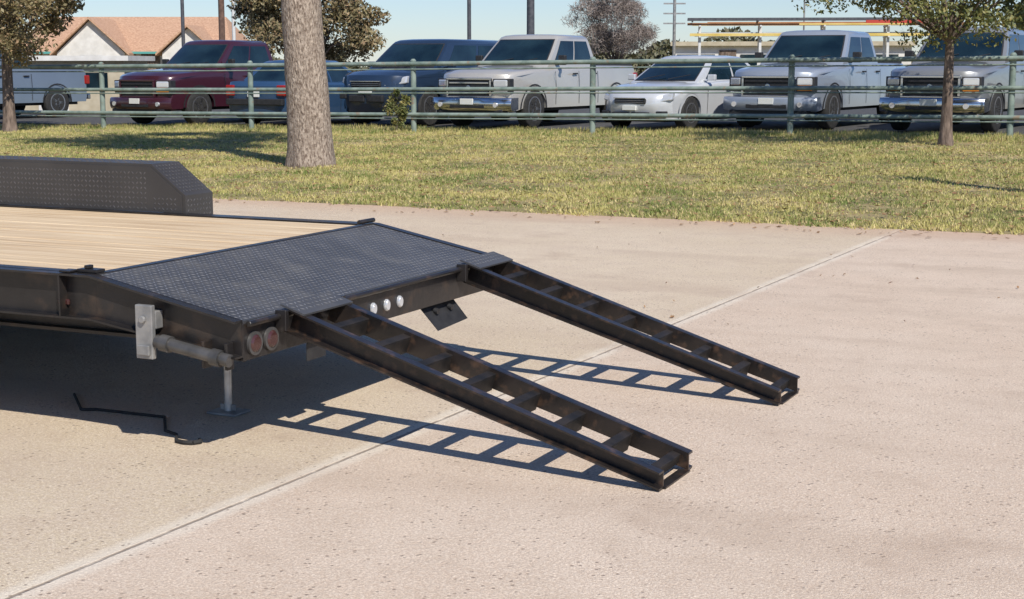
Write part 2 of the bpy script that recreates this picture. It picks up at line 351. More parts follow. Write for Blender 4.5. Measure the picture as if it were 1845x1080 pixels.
def fender(y,sg):
    b=B(); ya,yb=(y,y+sg*.25)
    prof=[(-3.48,.52),(-3.48,.78),(-3.71,.948),(-5.5,.948),(-5.73,.78),(-5.73,.52),(-5.70,.52),(-5.42,.88),(-3.79,.88),(-3.51,.52)]
    n=len(prof); vs=[]
    for yy in (ya,yb):
        for (x,z) in prof: vs.append((x,yy,z))
    b.add(vs,[tuple(range(n)),tuple(range(2*n-1,n-1,-1))]+[(i,(i+1)%n,n+(i+1)%n,n+i) for i in range(n)])
    yi=ya-sg*.006; q=sorted((yi,ya-sg*.0005))
    ip=[(-3.50,ZD+.006),(-3.50,.775),(-3.715,.932),(-5.49,.932),(-5.71,.775),(-5.71,ZD+.006)]
    k=len(ip); vs=[(x,q[0],z) for x,z in ip]+[(x,q[1],z) for x,z in ip]
    b.add(vs,[tuple(range(k)),tuple(range(2*k-1,k-1,-1))]+[(i,(i+1)%k,k+(i+1)%k,k+i) for i in range(k)])
    N_=Vector((0,-sg,0))
    diamonds(b,Vector((-5.5,yi-sg*.0005,ZD+.01)),Vector((1,0,0)),Vector((0,0,1)),N_,1.78,.25)
    diamonds(b,Vector((-3.70,yi-sg*.0005,ZD+.01)),Vector((1,0,0)),Vector((0,0,1)),N_,.19,.10)
    sl=Vector((.23,0,-.168)).normalized(); nn=Vector((.168,0,.23)).normalized()
    diamonds(b,Vector((-3.70,min(ya,yb)+.01,.942))+nn*.001,sl,Vector((0,1,0)),nn,.27,.23)
    diamonds(b,Vector((-3.4795,min(ya,yb)+.01,.54)),Vector((0,0,1)),Vector((0,1,0)),Vector((1,0,0)),.23,.23)
    diamonds(b,Vector((-5.45,min(ya,yb)+.01,.9482)),Vector((1,0,0)),Vector((0,1,0)),Vector((0,0,1)),1.7,.23)
    return b.obj('fender',M['fender'],tr,m2=M['fdiamond'])
fender(W1+.008,1); fender(W0-.008,-1)
def wheel_mesh(r,wd,rr):
    t=B(); t.lathe([(-wd/2,rr),(-wd/2,r*.93),(-wd*.42,r*.985),(-wd*.3,r),(wd*.3,r),(wd*.42,r*.985),(wd/2,r*.93),(wd/2,rr)],(0,0,0))
    q=B(); q.lathe([(-wd*.30,rr*1.0),(-wd*.52,rr*1.0),(-wd*.52,rr*.90),(-wd*.36,rr*.86),(-wd*.33,rr*.3),(-wd*.46,rr*.22),(-wd*.46,rr*.01)],(0,0,0))
    for i in range(5):
        a=2*math.pi*i/5; c,s=math.cos(a),math.sin(a); p=Vector((-s,0,c)); d=Vector((c,0,s))
        hw=rr*.13
        y0_=-wd*.50;y1_=-wd*.36
        q.add([Vector((0,y,0))+d*rr*r0+p*hw*k for y in(y0_,y1_) for r0,k in((.2,-1),(.92,-.8),(.92,.8),(.2,1))],[(0,1,2,3),(7,6,5,4),(0,4,5,1),(1,5,6,2),(2,6,7,3),(3,7,4,0)])
    return t,q
def put_wheel(parent,x,y,r,wd,rr,flip,rimmat):
    t,q=wheel_mesh(r,wd,rr)
    w=t.obj('wheel',M['rubber'],parent,smooth=40,loc=(x,y,r)); 
    if flip: w.rotation_euler=(0,0,math.pi)
    q.obj('rim',rimmat,w,smooth=30)
    return w
for y,fl in ((W1+.13,True),(W0-.13,False)):
    for x in (-4.2,-5.0): put_wheel(tr,x,y,.37,.2,.2,fl,M['polew'])
for x in (-4.2,-5.0):
    b=B(); b.cyl((x,W0-.03,.37),(x,W1+.03,.37),.035); b.obj('axle',M['black'],tr,smooth=40)

def ramp(wa,wb):
    top=Vector((LR+.04,0,ZR+.008)); bot=Vector((0.0,0,.070)); 
    d=(bot-top); Ls=d.length; d.normalize(); up=Vector((-d.z,0,d.x)); 
    def P(s,y,h): v=top+d*s+up*h; return (v.x,y,v.z)
    def sb(b,s0,s1,ya,yb,h0,h1):
        b.hexa([P(s0,ya,h0),P(s1,ya,h0),P(s1,yb,h0),P(s0,yb,h0),P(s0,ya,h1),P(s1,ya,h1),P(s1,yb,h1),P(s0,yb,h1)])
    b=B(); H=.092; HE=.062
    def rl(b,y,sg):
        def vert_end(ya,yb,h0,h1,e0=None):
            ya,yb=sorted((ya,yb))
            def Q(h):
                v=top+d*Ls+up*h; k=v.x/d.x; return v.z-d.z*k
            z0=max(Q(h0 if e0 is None else e0),.002) ; z1=Q(h1 if e0 is None or h1>-.02 else h1+(e0-h0))
            b.hexa([P(0,ya,h0),(0,ya,z0),(0,yb,z0),P(0,yb,h0),P(0,ya,h1),(0,ya,z1),(0,yb,z1),P(0,yb,h1)])
        vert_end(y,y+sg*.007,-H,0,-HE)
        vert_end(y+sg*.0072,y+sg*.045,-.007,.0005)
        vert_end(y+sg*.0072,y+sg*.045,-H,-H+.007,-HE)
    rl(b,wa+.046,-1); rl(b,wb-.046,1)
    o=b.obj('loading_ramp',M['rampblack'],tr)
    b=B(); sb(b,-.045,.07,wa,wb,.001,.009)
    diamonds(b,Vector(P(-.04,wa+.005,.0095)),d,Vector((0,1,0)),up,.10,wb-wa-.01)
    b.obj('hinge_plate',M['plate'],o,m2=M['diamond'])
    nr=8
    for i in range(nr):
        s=.17+(Ls-.215)*i/(nr-1)
        b=B(); ya,yb=wa+.047,wb-.047; dp=-.085 if i<nr-1 else -.055
        sb(b,s-.018,s+.018,ya,yb,-.020,-.014); sb(b,s+.012,s+.018,ya,yb,dp,-.0202); sb(b,s-.022,s+.0115,ya,yb,dp,dp+.005)
        b.obj('rung',M['rung'],o,bevel=.0015,seg=1)
    b=B(); b.box(-.035,.008,wa+.047,wb-.047,.003,.008); b.obj('toe_plate',M['rampblack'],o)
ramp(0,.362); ramp(1.528,1.89)
# thin dark rods shaped as a hooked shadow line on the concrete
e=empty('shadow_rod',(*TW(-2.4,.1,0),),ANG,'thin dark rod shaped as a hooked shadow on the concrete beside the trailer','rod')
cp=[(-2.96,.36),(-2.72,.13),(-2.66,.16),(-2.30,.17),(-2.14,-.03),(-2.06,-.06),(-1.99,-.15)]
cp=[(x+2.4,y-.1) for x,y in cp]; b=B()
for p,q in zip(cp,cp[1:]): b.cyl((*p,.009),(*q,.009),.0065,n=8)
b.obj('shaft',M['rubber'],e,smooth=40)
b=B(); h0=Vector((*cp[-1],.01)); hp=[h0,h0+Vector((.04,-.01,0)),h0+Vector((.08,.0,0)),h0+Vector((.095,.03,0)),h0+Vector((.075,.05,0))]
for p,q in zip(hp,hp[1:]): b.cyl(p,q,.009,n=8)
b.obj('shadow_hook',M['rubber'],e,smooth=40)

# ---------------------------------------------------------------- fence
FP=Vector((-9.14,34.6,0)); FD=Vector((17.84,-7.6,0)).normalized(); FN=Vector((.392,.92,0)); SP=3.878
fz=lambda p: ground_z(p.x,p.y)
fe=empty('pipe_fence',(FP.x,FP.y,fz(FP)),0,'green painted steel pipe fence between the grass and car park','fence')
def fl(p,z): return (p.x-FP.x,p.y-FP.y,z-fz(FP))
for k in range(-2,8):
    p=FP+FD*SP*k; z=fz(p)
    b=B(); b.cyl(fl(p,z-.1),fl(p,z+1.44),.058,n=14); b.cyl(fl(p,z+1.44),fl(p,z+1.48),.065,.03,n=14)
    b.obj('post',M['fencegreen'],fe,smooth=40)
for h,r in ((1.38,.045),(1.27,.014),(.87,.040),(.79,.014),(.36,.040),(.28,.014)):
    b=B()
    for k in range(-2,7):
        p=FP+FD*SP*k;q=FP+FD*SP*(k+1); off=FN*-.06
        b.cyl(fl(p+off,fz(p)+h),fl(q+off,fz(q)+h),r,n=10)
    b.obj('rail',M['fencegreen'],fe,smooth=40)

# ---------------------------------------------------------------- vehicles
def face_panel(b,bl,br,tr_,tl,m,off=.004):
    bl,br,tr_,tl=map(Vector,(bl,br,tr_,tl))
    def P(u,v): return (bl*(1-u)+br*u)*(1-v)+(tl*(1-u)+tr_*u)*v
    n=(br-bl).cross(tl-bl).normalized()*off
    u0,u1,v0,v1=m
    q=[P(u0,v0)+n,P(u1,v0)+n,P(u1,v1)+n,P(u0,v1)+n]
    b.add(q+[x-n*.5 for x in q],[(0,1,2,3),(0,4,5,1),(1,5,6,2),(2,6,7,3),(3,7,4,0)])
def vehicle(kind,a,off,pm,label,cat,name,flip=False,rimm='rim',grille='chrome',bump='paint',surround='chrome',rot=-9,sc_=1.0):
    P=FP+FD*a+FN*off
    ra_=math.radians(rot); N2=Vector((FN.x*math.cos(ra_)-FN.y*math.sin(ra_),FN.x*math.sin(ra_)+FN.y*math.cos(ra_),0))
    hd=math.atan2(-N2.y,-N2.x)+(math.pi if flip else 0)
    S={'pickup':dict(L=5.8,hw=.98,top=[(0,.62),(.01,.9),(0,1.04),(-.05,1.12),(-.2,1.165),(-.5,1.195),(-1.0,1.235),(-1.65,1.27),(-3.75,1.30),(-3.78,1.30),(-5.72,1.30),(-5.8,1.24),(-5.8,.55)],fa=-.98,ra=-4.55,r=.41,sill=.42,
             gh=(-1.55,-3.76,1.265,.90,-2.35,-3.58,1.92,.73)),
       'sedan':dict(L=4.7,hw=.90,top=[(-.02,.30),(.03,.5),(.01,.62),(-.06,.70),(-.25,.77),(-.5,.83),(-.85,.885),(-1.15,.92),(-2,.96),(-3.5,.99),(-4.1,1.02),(-4.62,1.0),(-4.7,.9),(-4.7,.4)],fa=-.86,ra=-3.7,r=.33,sill=.24,
             gh=(-1.12,-4.25,.93,.80,-2.10,-3.45,1.43,.58)),
       'suv':dict(L=4.8,hw=.93,top=[(0,.45),(.02,.7),(.01,.9),(-.06,1.0),(-.25,1.05),(-.5,1.08),(-1.2,1.13),(-3,1.16),(-4.7,1.16),(-4.8,1.1),(-4.8,.5)],fa=-.9,ra=-3.7,r=.37,sill=.33,
             gh=(-1.10,-4.74,1.12,.86,-1.90,-4.45,1.70,.68))}[kind]
    L=S['L'];hw=S['hw'];r=S['r']
    c=-L/2
    loc=P+N2*L/2*sc_
    z=ground_z(loc.x,loc.y)+.022
    e=empty(name,(loc.x,loc.y,z),hd,label,cat,'vehicles parked along the fence'); e.scale=(sc_,)*3
    X=lambda x:x-c
    top=S['top']; ar=r+.065
    pts=list(top)
    def arch(xc):
        out=[]
        a0=math.asin(max(-1,min(1,(S['sill']-r)/ar)))
        for i in range(13):
            t=math.pi-a0-(math.pi-2*a0)*i/12
            out.append((xc+ar*math.cos(t),r+ar*math.sin(t)))
        return out
    pts+=[(-L+.05,S['sill'])]+arch(S['ra'])+arch(S['fa'])+[(-.12,S['sill']*.8+.02 if kind!='sedan' else .2)]
    n=len(pts); zc=.75
    pk=kind=='pickup'
    xf=S['gh'][0]
    def side_y(x,zz): 
        u=min(1,abs(x-c)/(L/2)); 
        return hw*(1-.13*u**8)*(1-.07*max(0,zz-.8))*(1-.02*max(0,.8-zz)/.4)
    fr=[-1,-.985,-.95,-.88,-.72,-.6,-.3,0,.3,.6,.72,.88,.95,.985,1]
    dzt={1:.095,.985:.052,.95:.022,.88:.006}
    bulge={0:.040,.3:.040,.6:.026,.72:0.0}
    vs=[]
    hz=1.0 if pk else .62 if kind=='sedan' else .9
    for f in fr:
        af=abs(f)
        dz=dzt.get(af,0); bl=bulge.get(af,0)*(1.2 if pk else .8)
        for (x,zz) in pts:
            z2=zz-dz*min(1,max(0,(zz-zc+.25)/.4))*(1 if zz>hz-.35 else 0)
            if zz>hz and x>xf-.3: z2+=bl*min(1,(.02-x)*4 if x>-.25 else 1)
            y=f*side_y(x,zz)
            xx=x
            if x>-.7: xx=x-(.24 if pk else .34)*af**4*(1+x/.7)
            if x<-L+.3: xx=x+.10*af**4
            vs.append((X(xx),y,z2))
    m_=len(fr); fs=[]
    for j in range(m_-1):
        for i in range(n): fs.append((j*n+i,j*n+(i+1)%n,(j+1)*n+(i+1)%n,(j+1)*n+i))
    fs+=[tuple(range(n)),tuple((m_-1)*n+i for i in range(n-1,-1,-1))]
    b=B(); b.add(vs,fs)
    b.obj('body',pm,e,smooth=30)
    b=B(); b.box(X(-L+.3),X(-.35),-hw+.30,hw-.30,S['sill']-.08,S['sill']+.35)
    b.obj('chassis',M['trim'],e)
    xf,xr,z0,wb,xtf,xtr,z1,wt=S['gh']
    def ring(t):
        x0=xf+(xtf-xf)*t; x1=xr+(xtr-xr)*t; tt=t-.10*math.sin(math.pi*max(0,min(1,t))); w_=wb+(wt-wb)*tt; zz=z0-.06+(z1-z0+.06)*t
        out=[]
        for yy,bow in ((-1,-.02),(-.94,.0),(-.8,.03),(-.4,.075),(0,.09),(.4,.075),(.8,.03),(.94,0),(1,-.02)): out.append((X(x0+bow),yy*w_,zz))
        out.append((X(x1),w_,zz)); out.append((X(x1-.03),w_*.6,zz));out.append((X(x1-.03),-w_*.6,zz)); out.append((X(x1),-w_,zz)); return out
    ts=[0,.25,.5,.75,.90]
    rg=[ring(t) for t in ts]
    k=len(rg[0])
    def shrink(q,fx,fy,zz):
        cx=sum(p[0] for p in q)/k
        return [(cx+(x-cx)*fx,y*fy,zz) for x,y,_ in q]
    rg.append(shrink(ring(.96),.985,.97,z1-.012)); rg.append(shrink(ring(1),.93,.88,z1+.022)); rg.append(shrink(ring(1),.75,.6,z1+.042))
    vs=[p for q in rg for p in q]; fs=[]
    nr_=len(rg)
    for j in range(nr_-1):
        for i in range(k): fs.append((j*k+i,j*k+(i+1)%k,(j+1)*k+(i+1)%k,(j+1)*k+i))
    cx=sum(p[0] for p in rg[-1])/k; vs.append((cx,0,z1+.05)); ci=len(vs)-1
    for i in range(k): fs.append(((nr_-1)*k+i,(nr_-1)*k+(i+1)%k,ci))
    b=B(); b.add(vs,fs); b.obj('cab',pm,e,smooth=40)
    for nm,ta,tb,inn,of,mm in (('windshield_seal',.15,.91,1,.004,'trim'),('windshield',.19,.88,.965,.009,'glass')):
        b=B(); v_=[]; tsx=[ta+(tb-ta)*q/4 for q in range(5)]
        for t in tsx:
            g=ring(t)
            for i in range(1,8):
                p=Vector(g[i]); p.y*=inn*(.985)
                v_.append(p+Vector((of,0,of*.7)))
        b.v=[tuple(p) for p in v_]; b.f=[(q*7+i,q*7+i+1,(q+1)*7+i+1,(q+1)*7+i) for q in range(4) for i in range(6)]
        b.obj(nm,M[mm],e,smooth=60)
    for yy in (-.45,.15):
        b=B(); p0=Vector(ring(.17)[4]); b.cyl((p0.x+.03,yy,p0.z+.03),(p0.x-.10,yy+.45,p0.z+.12),.008,n=6)
        b.obj('wiper',M['trim'],e)
    for sg in (-1,1):
        def SP_(s,t):
            g=ring(t); i0,i1=(8,9) if sg>0 else (0,12)
            p=Vector(g[i0]).lerp(Vector(g[i1]),s); p.y+=sg*.005; return p
        if kind=='suv': segs=[(.10,.40),(.43,.68),(.71,.94)]
        else: segs=[(.09,.50),(.53,.92)]
        for s0,s1 in segs:
            b=B(); T=[.20,.4,.6,.86]
            v_=[]
            for t in T:
                for s in (s0,s1): v_.append(SP_(s,t))
            b.v=[tuple(p) for p in v_]; b.f=[(q*2,q*2+1,q*2+3,q*2+2) for q in range(3)]
            b.obj('window',M['glass'],e)
    b=B(); face_panel(b,(X(xr),wb,z0-.06),(X(xr),-wb,z0-.06),(X(xtr),-wt,z1),(X(xtr),wt,z1),(.12,.88,.2,.86),.035)
    b.obj('rear_window',M['glass'],e)
    for x in (S['fa'],S['ra']):
        for sg in (-1,1):
            put_wheel(e,X(x),sg*(hw-.125),r,.23,r*.62,sg>0,M[rimm])
            b=B(); a0=math.asin(max(-1,min(1,(S['sill']-r)/ar))); vv=[];N_=14
            for i in range(N_+1):
                t=a0+(math.pi-2*a0)*i/N_; 
                for rr_,o_ in ((ar-.004,.004),(ar+.035,.006)):
                    xx=x+rr_*math.cos(t); zz=r+rr_*math.sin(t); vv.append((X(xx),sg*(side_y(xx,zz)+o_),zz))
            b.add(vv,[(2*i,2*i+1,2*i+3,2*i+2) for i in range(N_)]); b.obj('wheel_arch_trim',M['trim'] if pk else pm,e)
    for sg in (-1,1):
        b=B(); x=X(xf-.42); b.box(x-.05,x+.04,min(sg*(wb+.07),sg*(wb+.24)),max(sg*(wb+.07),sg*(wb+.24)),z0+.04,z0+(.25 if pk else .16)); b.box(x-.02,x+.02,min(sg*(wb-.03),sg*(wb+.07)),max(sg*(wb-.03),sg*(wb+.07)),z0+.03,z0+.07)
        b.obj('mirror',M['trim'] if pk else pm,e,bevel=.03,seg=3)
    if pk:
        b=B(); b.box(X(-.06),X(.03),-.50,.50,.66,1.03); gr=b.obj('grille',M['trim'],e,bevel=.01)
        b=B()
        for zz in (.745,.845,.945): b.box(X(.031),X(.05),-.485,.485,zz-.017,zz+.017)
        b.obj('grille_bars',M[grille],gr,bevel=.004)
        b=B()
        b.box(X(.0),X(.055),-.55,.55,1.005,1.05); b.box(X(.0),X(.055),-.55,.55,.645,.675); b.box(X(.0),X(.055),-.55,-.505,.6755,1.0045); b.box(X(.0),X(.055),.505,.55,.6755,1.0045)
        b.cyl((X(.05),0,.845),(X(.066),0,.845),.055,n=20)
        b.obj('grille_surround',M[surround] if surround in M else pm,gr,bevel=.01)
        b=B(); vs=[]
        for yy in (-.97,-.93,-.85,-.6,-.3,.3,.6,.85,.93,.97):
            xx=.12-.20*abs(yy)**4; bk=.28 if abs(yy)>.9 else .12
            vs+= [(X(xx-bk),yy,.40),(X(xx-.03),yy,.385),(X(xx),yy,.43),(X(xx+.015),yy,.52),(X(xx),yy,.61),(X(xx-.03),yy,.64),(X(xx-bk),yy,.645)]
        fs=[(j*7+i,j*7+(i+1)%7,(j+1)*7+(i+1)%7,(j+1)*7+i) for j in range(9) for i in range(7)]+[tuple(range(7)),tuple(69-i for i in range(7))]
        b.add(vs,fs); b.obj('bumper',pm if bump=='paint' else M[bump],e,smooth=35)
        b=B(); b.box(X(.0),X(.128),-.42,.42,.43,.50); b.box(X(-.2),X(.05),-.8,.8,.30,.3845); b.obj('air_intake',M['trim'],e,bevel=.008)
        b=B(); b.box(X(.12),X(.143),-.155,.155,.505,.625); b.obj('licence_plate',M['platewhite'],e,bevel=.003)
        for sg in (-1,1):
            ya,yb=sorted((sg*.565,sg*.885)); xi,xo=(.012,-.125)
            xa,xb=(xi,xo) if sg>0 else (xo,xi)
            b=B(); b.hexa([(X(-.3),ya,.745),(X(xa),ya,.745),(X(xb),yb,.745),(X(-.3),yb,.745),(X(-.3),ya,1.03),(X(xa),ya,1.03),(X(xb),yb,1.03),(X(-.3),yb,1.03)])
            hl=b.obj('headlight',M['trim'],e,bevel=.012)
            xi,xo=(.03,-.09); xa,xb=(xi,xo) if sg>0 else (xo,xi); ya,yb=sorted((sg*.585,sg*.85))
            b=B(); b.hexa([(X(-.25),ya,.86),(X(xa),ya,.86),(X(xb),yb,.86),(X(-.25),yb,.86),(X(-.25),ya,1.01),(X(xa),ya,1.01),(X(xb),yb,1.01),(X(-.25),yb,1.01)])
            b.obj('lens',M['clear'],hl,bevel=.03,seg=3)
            b=B(); b.hexa([(X(-.25),ya,.765),(X(xa),ya,.765),(X(xb),yb,.765),(X(-.25),yb,.765),(X(-.25),ya,.845),(X(xa),ya,.845),(X(xb),yb,.845),(X(-.25),yb,.845)])
            b.obj('turn_signal',M['amber'] if grille=='trim' else M['clear'],hl,bevel=.015)
            b=B(); b.cyl((X(.04),sg*.68,.50),(X(.112),sg*.68,.50),.05,n=16); b.obj('fog_light',M['clear'],e,smooth=40)
        b=B(); b.box(X(-5.65),X(-3.88),-.78,.78,1.27,1.327); b.obj('bed_cover',M['trim'],e,bevel=.01)
    else:
        zt=.62 if kind=='sedan' else .88
        b=B(); b.box(X(-.08),X(.04),-.36,.36,zt-.10,zt+.0); gr=b.obj('grille',M['trim'],e,bevel=.02)
        b=B()
        for q in (0,1): b.box(X(.041),X(.05),-.33,.33,zt-.075+q*.035,zt-.066+q*.035)
        b.box(X(.0),X(.052),-.37,.37,zt+.001,zt+.02)
        b.obj('grille_bars',M['chrome'],gr,bevel=.003)
        for sg in (-1,1):
            ya,yb=sorted((sg*.43,sg*.80)); xi,xo=(.0,-.24); xa,xb=(xi,xo) if sg>0 else (xo,xi)
            za,zb=(zt-.09,zt-.03) if sg>0 else (zt-.03,zt-.09)
            b=B(); b.hexa([(X(-.35),ya,za),(X(xa),ya,za),(X(xb),yb,zb),(X(-.35),yb,zb),(X(-.4),ya,za+.12),(X(xa-.05),ya,za+.12),(X(xb-.05),yb,zb+.15),(X(-.4),yb,zb+.15)])
            b.obj('headlight',M['clear'],e,bevel=.025,seg=3)
            b=B(); b.box(X(-.25),X(-.05),min(sg*.55,sg*.72),max(sg*.55,sg*.72),zt-.34,zt-.24); b.obj('fog_light',M['trim'],e,bevel=.02)
            b=B(); ya,yb=sorted((sg*.035,sg*.42)); b.box(X(-.06),X(.04),ya,yb,zt-.40,zt-.26); b.obj('air_intake',M['trim'],e,bevel=.02)
        b=B(); b.box(X(.02),X(.06),-.155,.155,zt-.225,zt-.14); b.obj('licence_plate',M['platewhite'],e,bevel=.003)
    zr=1.05 if kind!='sedan' else .84
    for sg in (-1,1):
        b=B(); ya,yb=sorted((sg*(hw-.34),sg*(hw-.12))); b.box(X(-L-.015),X(-L+.16),ya,yb,zr-.16,zr+.08); b.obj('tail_light',M['redlens'],e,bevel=.025)
    b=B(); b.box(X(-L-.06),X(-L+.06),-hw+.16,hw-.16,.48,.62); b.obj('rear_bumper',M['trim'] if kind!='pickup' else M['chrome'],e,bevel=.02)
    if flip:
        b=B(); b.box(X(-L-.075),X(-L-.062),-.155,.155,.66,.78); b.obj('rear_plate',M['platewhite'],e,bevel=.003)
    bz=z0-.04
    for sg in (-1,1):
        doors={'pickup':(-1.85,-2.85,-3.70),'sedan':(-1.5,-2.55,-3.4),'suv':(-1.5,-2.55,-3.4)}[kind]
        for x in doors:
            b=B()
            zs=[S['sill']+.06,.8,bz-.05]; vv=[]
            for zz in zs:
                y_=side_y(x,zz)+.003; vv+=[(X(x-.008),sg*y_,zz),(X(x+.008),sg*y_,zz)]
            b.add(vv,[(0,1,3,2),(2,3,5,4)])
            b.obj('door_seam',M['trim'],e)
        for x in doors[1:]:
            b=B(); zz=bz-.12; y_=side_y(x+.2,zz); ya,yb=sorted((sg*(y_-.01),sg*(y_+.028))); b.box(X(x+.08),X(x+.26),ya,yb,zz,zz+.032); b.obj('door_handle',M['trim'],e,bevel=.008)
    return e
blue=paint('dark_blue_paint',(.018,.036,.07),.2); blue2=paint('mid_blue_paint',(.03,.075,.16),.2); maroon=paint('maroon_paint',(.05,.012,.022),.1)
silver=paint('silver_paint',(.50,.48,.44),.3,.30); silver2=paint('bright_silver_paint',(.62,.64,.66),.25)
bgray=paint('blue_grey_paint',(.32,.36,.42),.3); lgrey=paint('slate_blue_grey_paint',(.15,.185,.23),.2); dgray=paint('medium_grey_paint',(.27,.28,.29),.35)
vehicle('pickup',-7.3,1.0,lgrey,'slate blue grey pickup parked nose in at the fence','pickup truck','pickup_truck',grille='trim')
vehicle('pickup',.3,.9,maroon,'dark maroon pickup truck parked nose in at the fence','pickup truck','pickup_truck',grille='trim',surround='paint')
vehicle('sedan',3.35,1.0,blue2,'low dark blue car with red tail lights toward the fence','car','parked_car',flip=True,rot=-2)
vehicle('suv',5.8,1.6,blue,'rounded dark blue suv parked beside a silver pickup','suv','suv',sc_=1.1)
vehicle('pickup',8.65,.8,silver,'silver pickup truck with chrome grille facing the fence','pickup truck','pickup_truck',bump='chrome')
vehicle('sedan',12.1,.9,silver2,'low silver sedan with dark windshield facing the fence','car','parked_car',rot=-14)
vehicle('pickup',14.75,1.4,bgray,'silver blue pickup truck facing the fence','pickup truck','pickup_truck',grille='trim')
vehicle('pickup',17.9,.8,dgray,'grey pickup truck with large dark grille behind a young tree','pickup truck','pickup_truck',grille='trim',bump='chrome')
vehicle('suv',21.2,1.3,silver2,'silver suv parked at the end of the row','suv','suv')
# ---------------------------------------------------------------- trees
def crown_mesh(name,mt,parent,center,rad,nl,size,clumps=28,spread=.33,seed=1,twigs=False):
    rs=np.random.RandomState(seed)
    d=rs.normal(size=(clumps,3)); d/=np.linalg.norm(d,axis=1)[:,None]; d*=(rs.uniform(.25,1,clumps)**.5)[:,None]
    cs=d*np.array(rad)*.85+np.array(center)
    csz=rs.uniform(.6,1.25,clumps)
    i=rs.randint(0,clumps,nl)
    q=rs.normal(size=(nl,3)); q/=np.linalg.norm(q,axis=1)[:,None]; q*=(rs.uniform(0,1,nl)**.45)[:,None]
    p=cs[i]+q*csz[i][:,None]*spread*np.array([rad[0],rad[1],rad[2]*.7])
    u=rs.normal(size=(nl,3)); u/=np.linalg.norm(u,axis=1)[:,None]
    w=np.cross(u,rs.normal(size=(nl,3))); w/=np.linalg.norm(w,axis=1)[:,None]
    s=size*rs.uniform(.6,1.3,nl)[:,None]; 
    asp=.07 if twigs else .45
    v=np.stack([p-u*s,p-w*s*asp,p+u*s,p+w*s*asp],1).reshape(-1,3)
    return mesh_np(name,v,np.arange(nl*4).reshape(-1,4),mt,parent),cs
def tree(x,y,r0,r1,fork,crown_c,rad,nl,size,label,bark,leaf,seed,lean=(0,0),clumps=28,spread=.33,twigs=False,name='tree',flare=.38):
    z=ground_z(x,y); e=empty(name,(x,y,z),0,label,'tree'); rnd=random.Random(seed)
    cm,cs=crown_mesh('crown',leaf,e,crown_c,rad,nl,size,clumps,spread,seed,twigs)
    b=B(); n=28; H=fork
    m=26
    for j in range(m+1):
        t=j/m; zz=-.1+t*(H+.1); r=r0+(r1-r0)*min(1,t*1.1)+r0*flare*math.exp(-max(0,zz)/.16)
        cx=lean[0]*t;cy=lean[1]*t
        for i in range(n):
            a=2*math.pi*i/n; rr=r*(1+.05*noise.noise((math.cos(a)*2+seed,math.sin(a)*2,zz*.7))+.05*noise.noise((math.cos(a)*7,math.sin(a)*7,zz*2+seed))+ (.08*math.exp(-max(0,zz)/.2)*math.cos(a*5+seed)))
            b.v.append((cx+math.cos(a)*rr,cy+math.sin(a)*rr,zz))
    for j in range(m):
        for i in range(n): b.f.append((j*n+i,j*n+(i+1)%n,(j+1)*n+(i+1)%n,(j+1)*n+i))
    b.f.append(tuple(m*n+i for i in range(n)))
    T=Vector((lean[0],lean[1],H-.1))
    for k in range(0,len(cs),1 if twigs else 2):
        p=Vector(cs[k]); mid=T.lerp(p,.5)+Vector((rnd.uniform(-.2,.2),rnd.uniform(-.2,.2),rnd.uniform(0,.3)))
        ra=r1*rnd.uniform(.2,.38); b.cyl(T,mid,ra,ra*.6,n=8); b.cyl(mid,p,ra*.6,ra*.15,n=7)
    b.obj('trunk',bark,e,smooth=60)
    return e
tree(-2.88,22.15,.33,.235,4.6,(-.2,0,8.2),(3.0,3.0,2.2),13000,.10,'thick grey brown tree trunk standing on the grass verge',M['bark'],M['leaf'],3,lean=(-.2,0),clumps=44,spread=.26,flare=.14)
tree(7.08,25.2,.10,.07,1.75,(-.35,0,3.2),(2.7,2.2,1.8),26000,.042,'young leafy tree with slim trunk in front of the fence',M['barkdark'],M['leaf'],5,clumps=90,spread=.20)
tree(-10.85,33.4,.14,.10,1.8,(-.1,0,3.35),(2.5,2.3,2.2),26000,.055,'small leafy tree with slim trunk near the fence',M['barkdark'],M['leaf2'],8,clumps=64,spread=.23)
tree(-6.5,50,.2,.14,1.2,(0,0,3.0),(2.8,2.4,2.4),26000,.075,'dense olive brown tree behind the parked vehicles',M['barkdark'],M['leaf2'],11,clumps=64,spread=.24)
tree(4.0,60,.1,.07,1.2,(0,0,2.9),(1.9,1.6,1.5),15000,.14,'bare grey brown tree beyond the car park',M['barkdark'],M['leaf3'],13,clumps=50,spread=.34,twigs=True)
tree(-25,70,.2,.14,1.6,(0,0,4.2),(3.5,3,3),9000,.14,'large olive tree beside the house',M['barkdark'],M['leaf2'],17,clumps=40,spread=.28)
tree(22.5,62,.2,.14,1.6,(0,0,3.6),(4.5,3,2.6),9000,.14,'wide green tree beyond the car park',M['barkdark'],M['leaf'],19,clumps=40,spread=.28)
tree(-2.32,31.2,.02,.012,.3,(0,0,.50),(.26,.2,.42),1500,.035,'small leafy shrub growing against the fence',M['barkdark'],M['leaf'],23,clumps=16,spread=.4,name='shrub')
rs=np.random.RandomState(4); nl=60000
X=rs.uniform(-90,90,nl); hmax=2.2+.9*np.sin(X*.13)+.6*np.sin(X*.41+1)+.4*np.sin(X*1.3)
p=np.c_[X,rs.uniform(108,116,nl),rs.uniform(0,1,nl)*hmax+.1]
u=rs.normal(size=(nl,3));u/=np.linalg.norm(u,axis=1)[:,None];w=np.cross(u,rs.normal(size=(nl,3)));w/=np.linalg.norm(w,axis=1)[:,None]
s=.24; v=np.stack([p-u*s,p-w*s*.6,p+u*s,p+w*s*.6],1).reshape(-1,3)
o=mesh_np('far_tree_line',v,np.arange(nl*4).reshape(-1,4),M['hedge']); o['kind']='stuff'

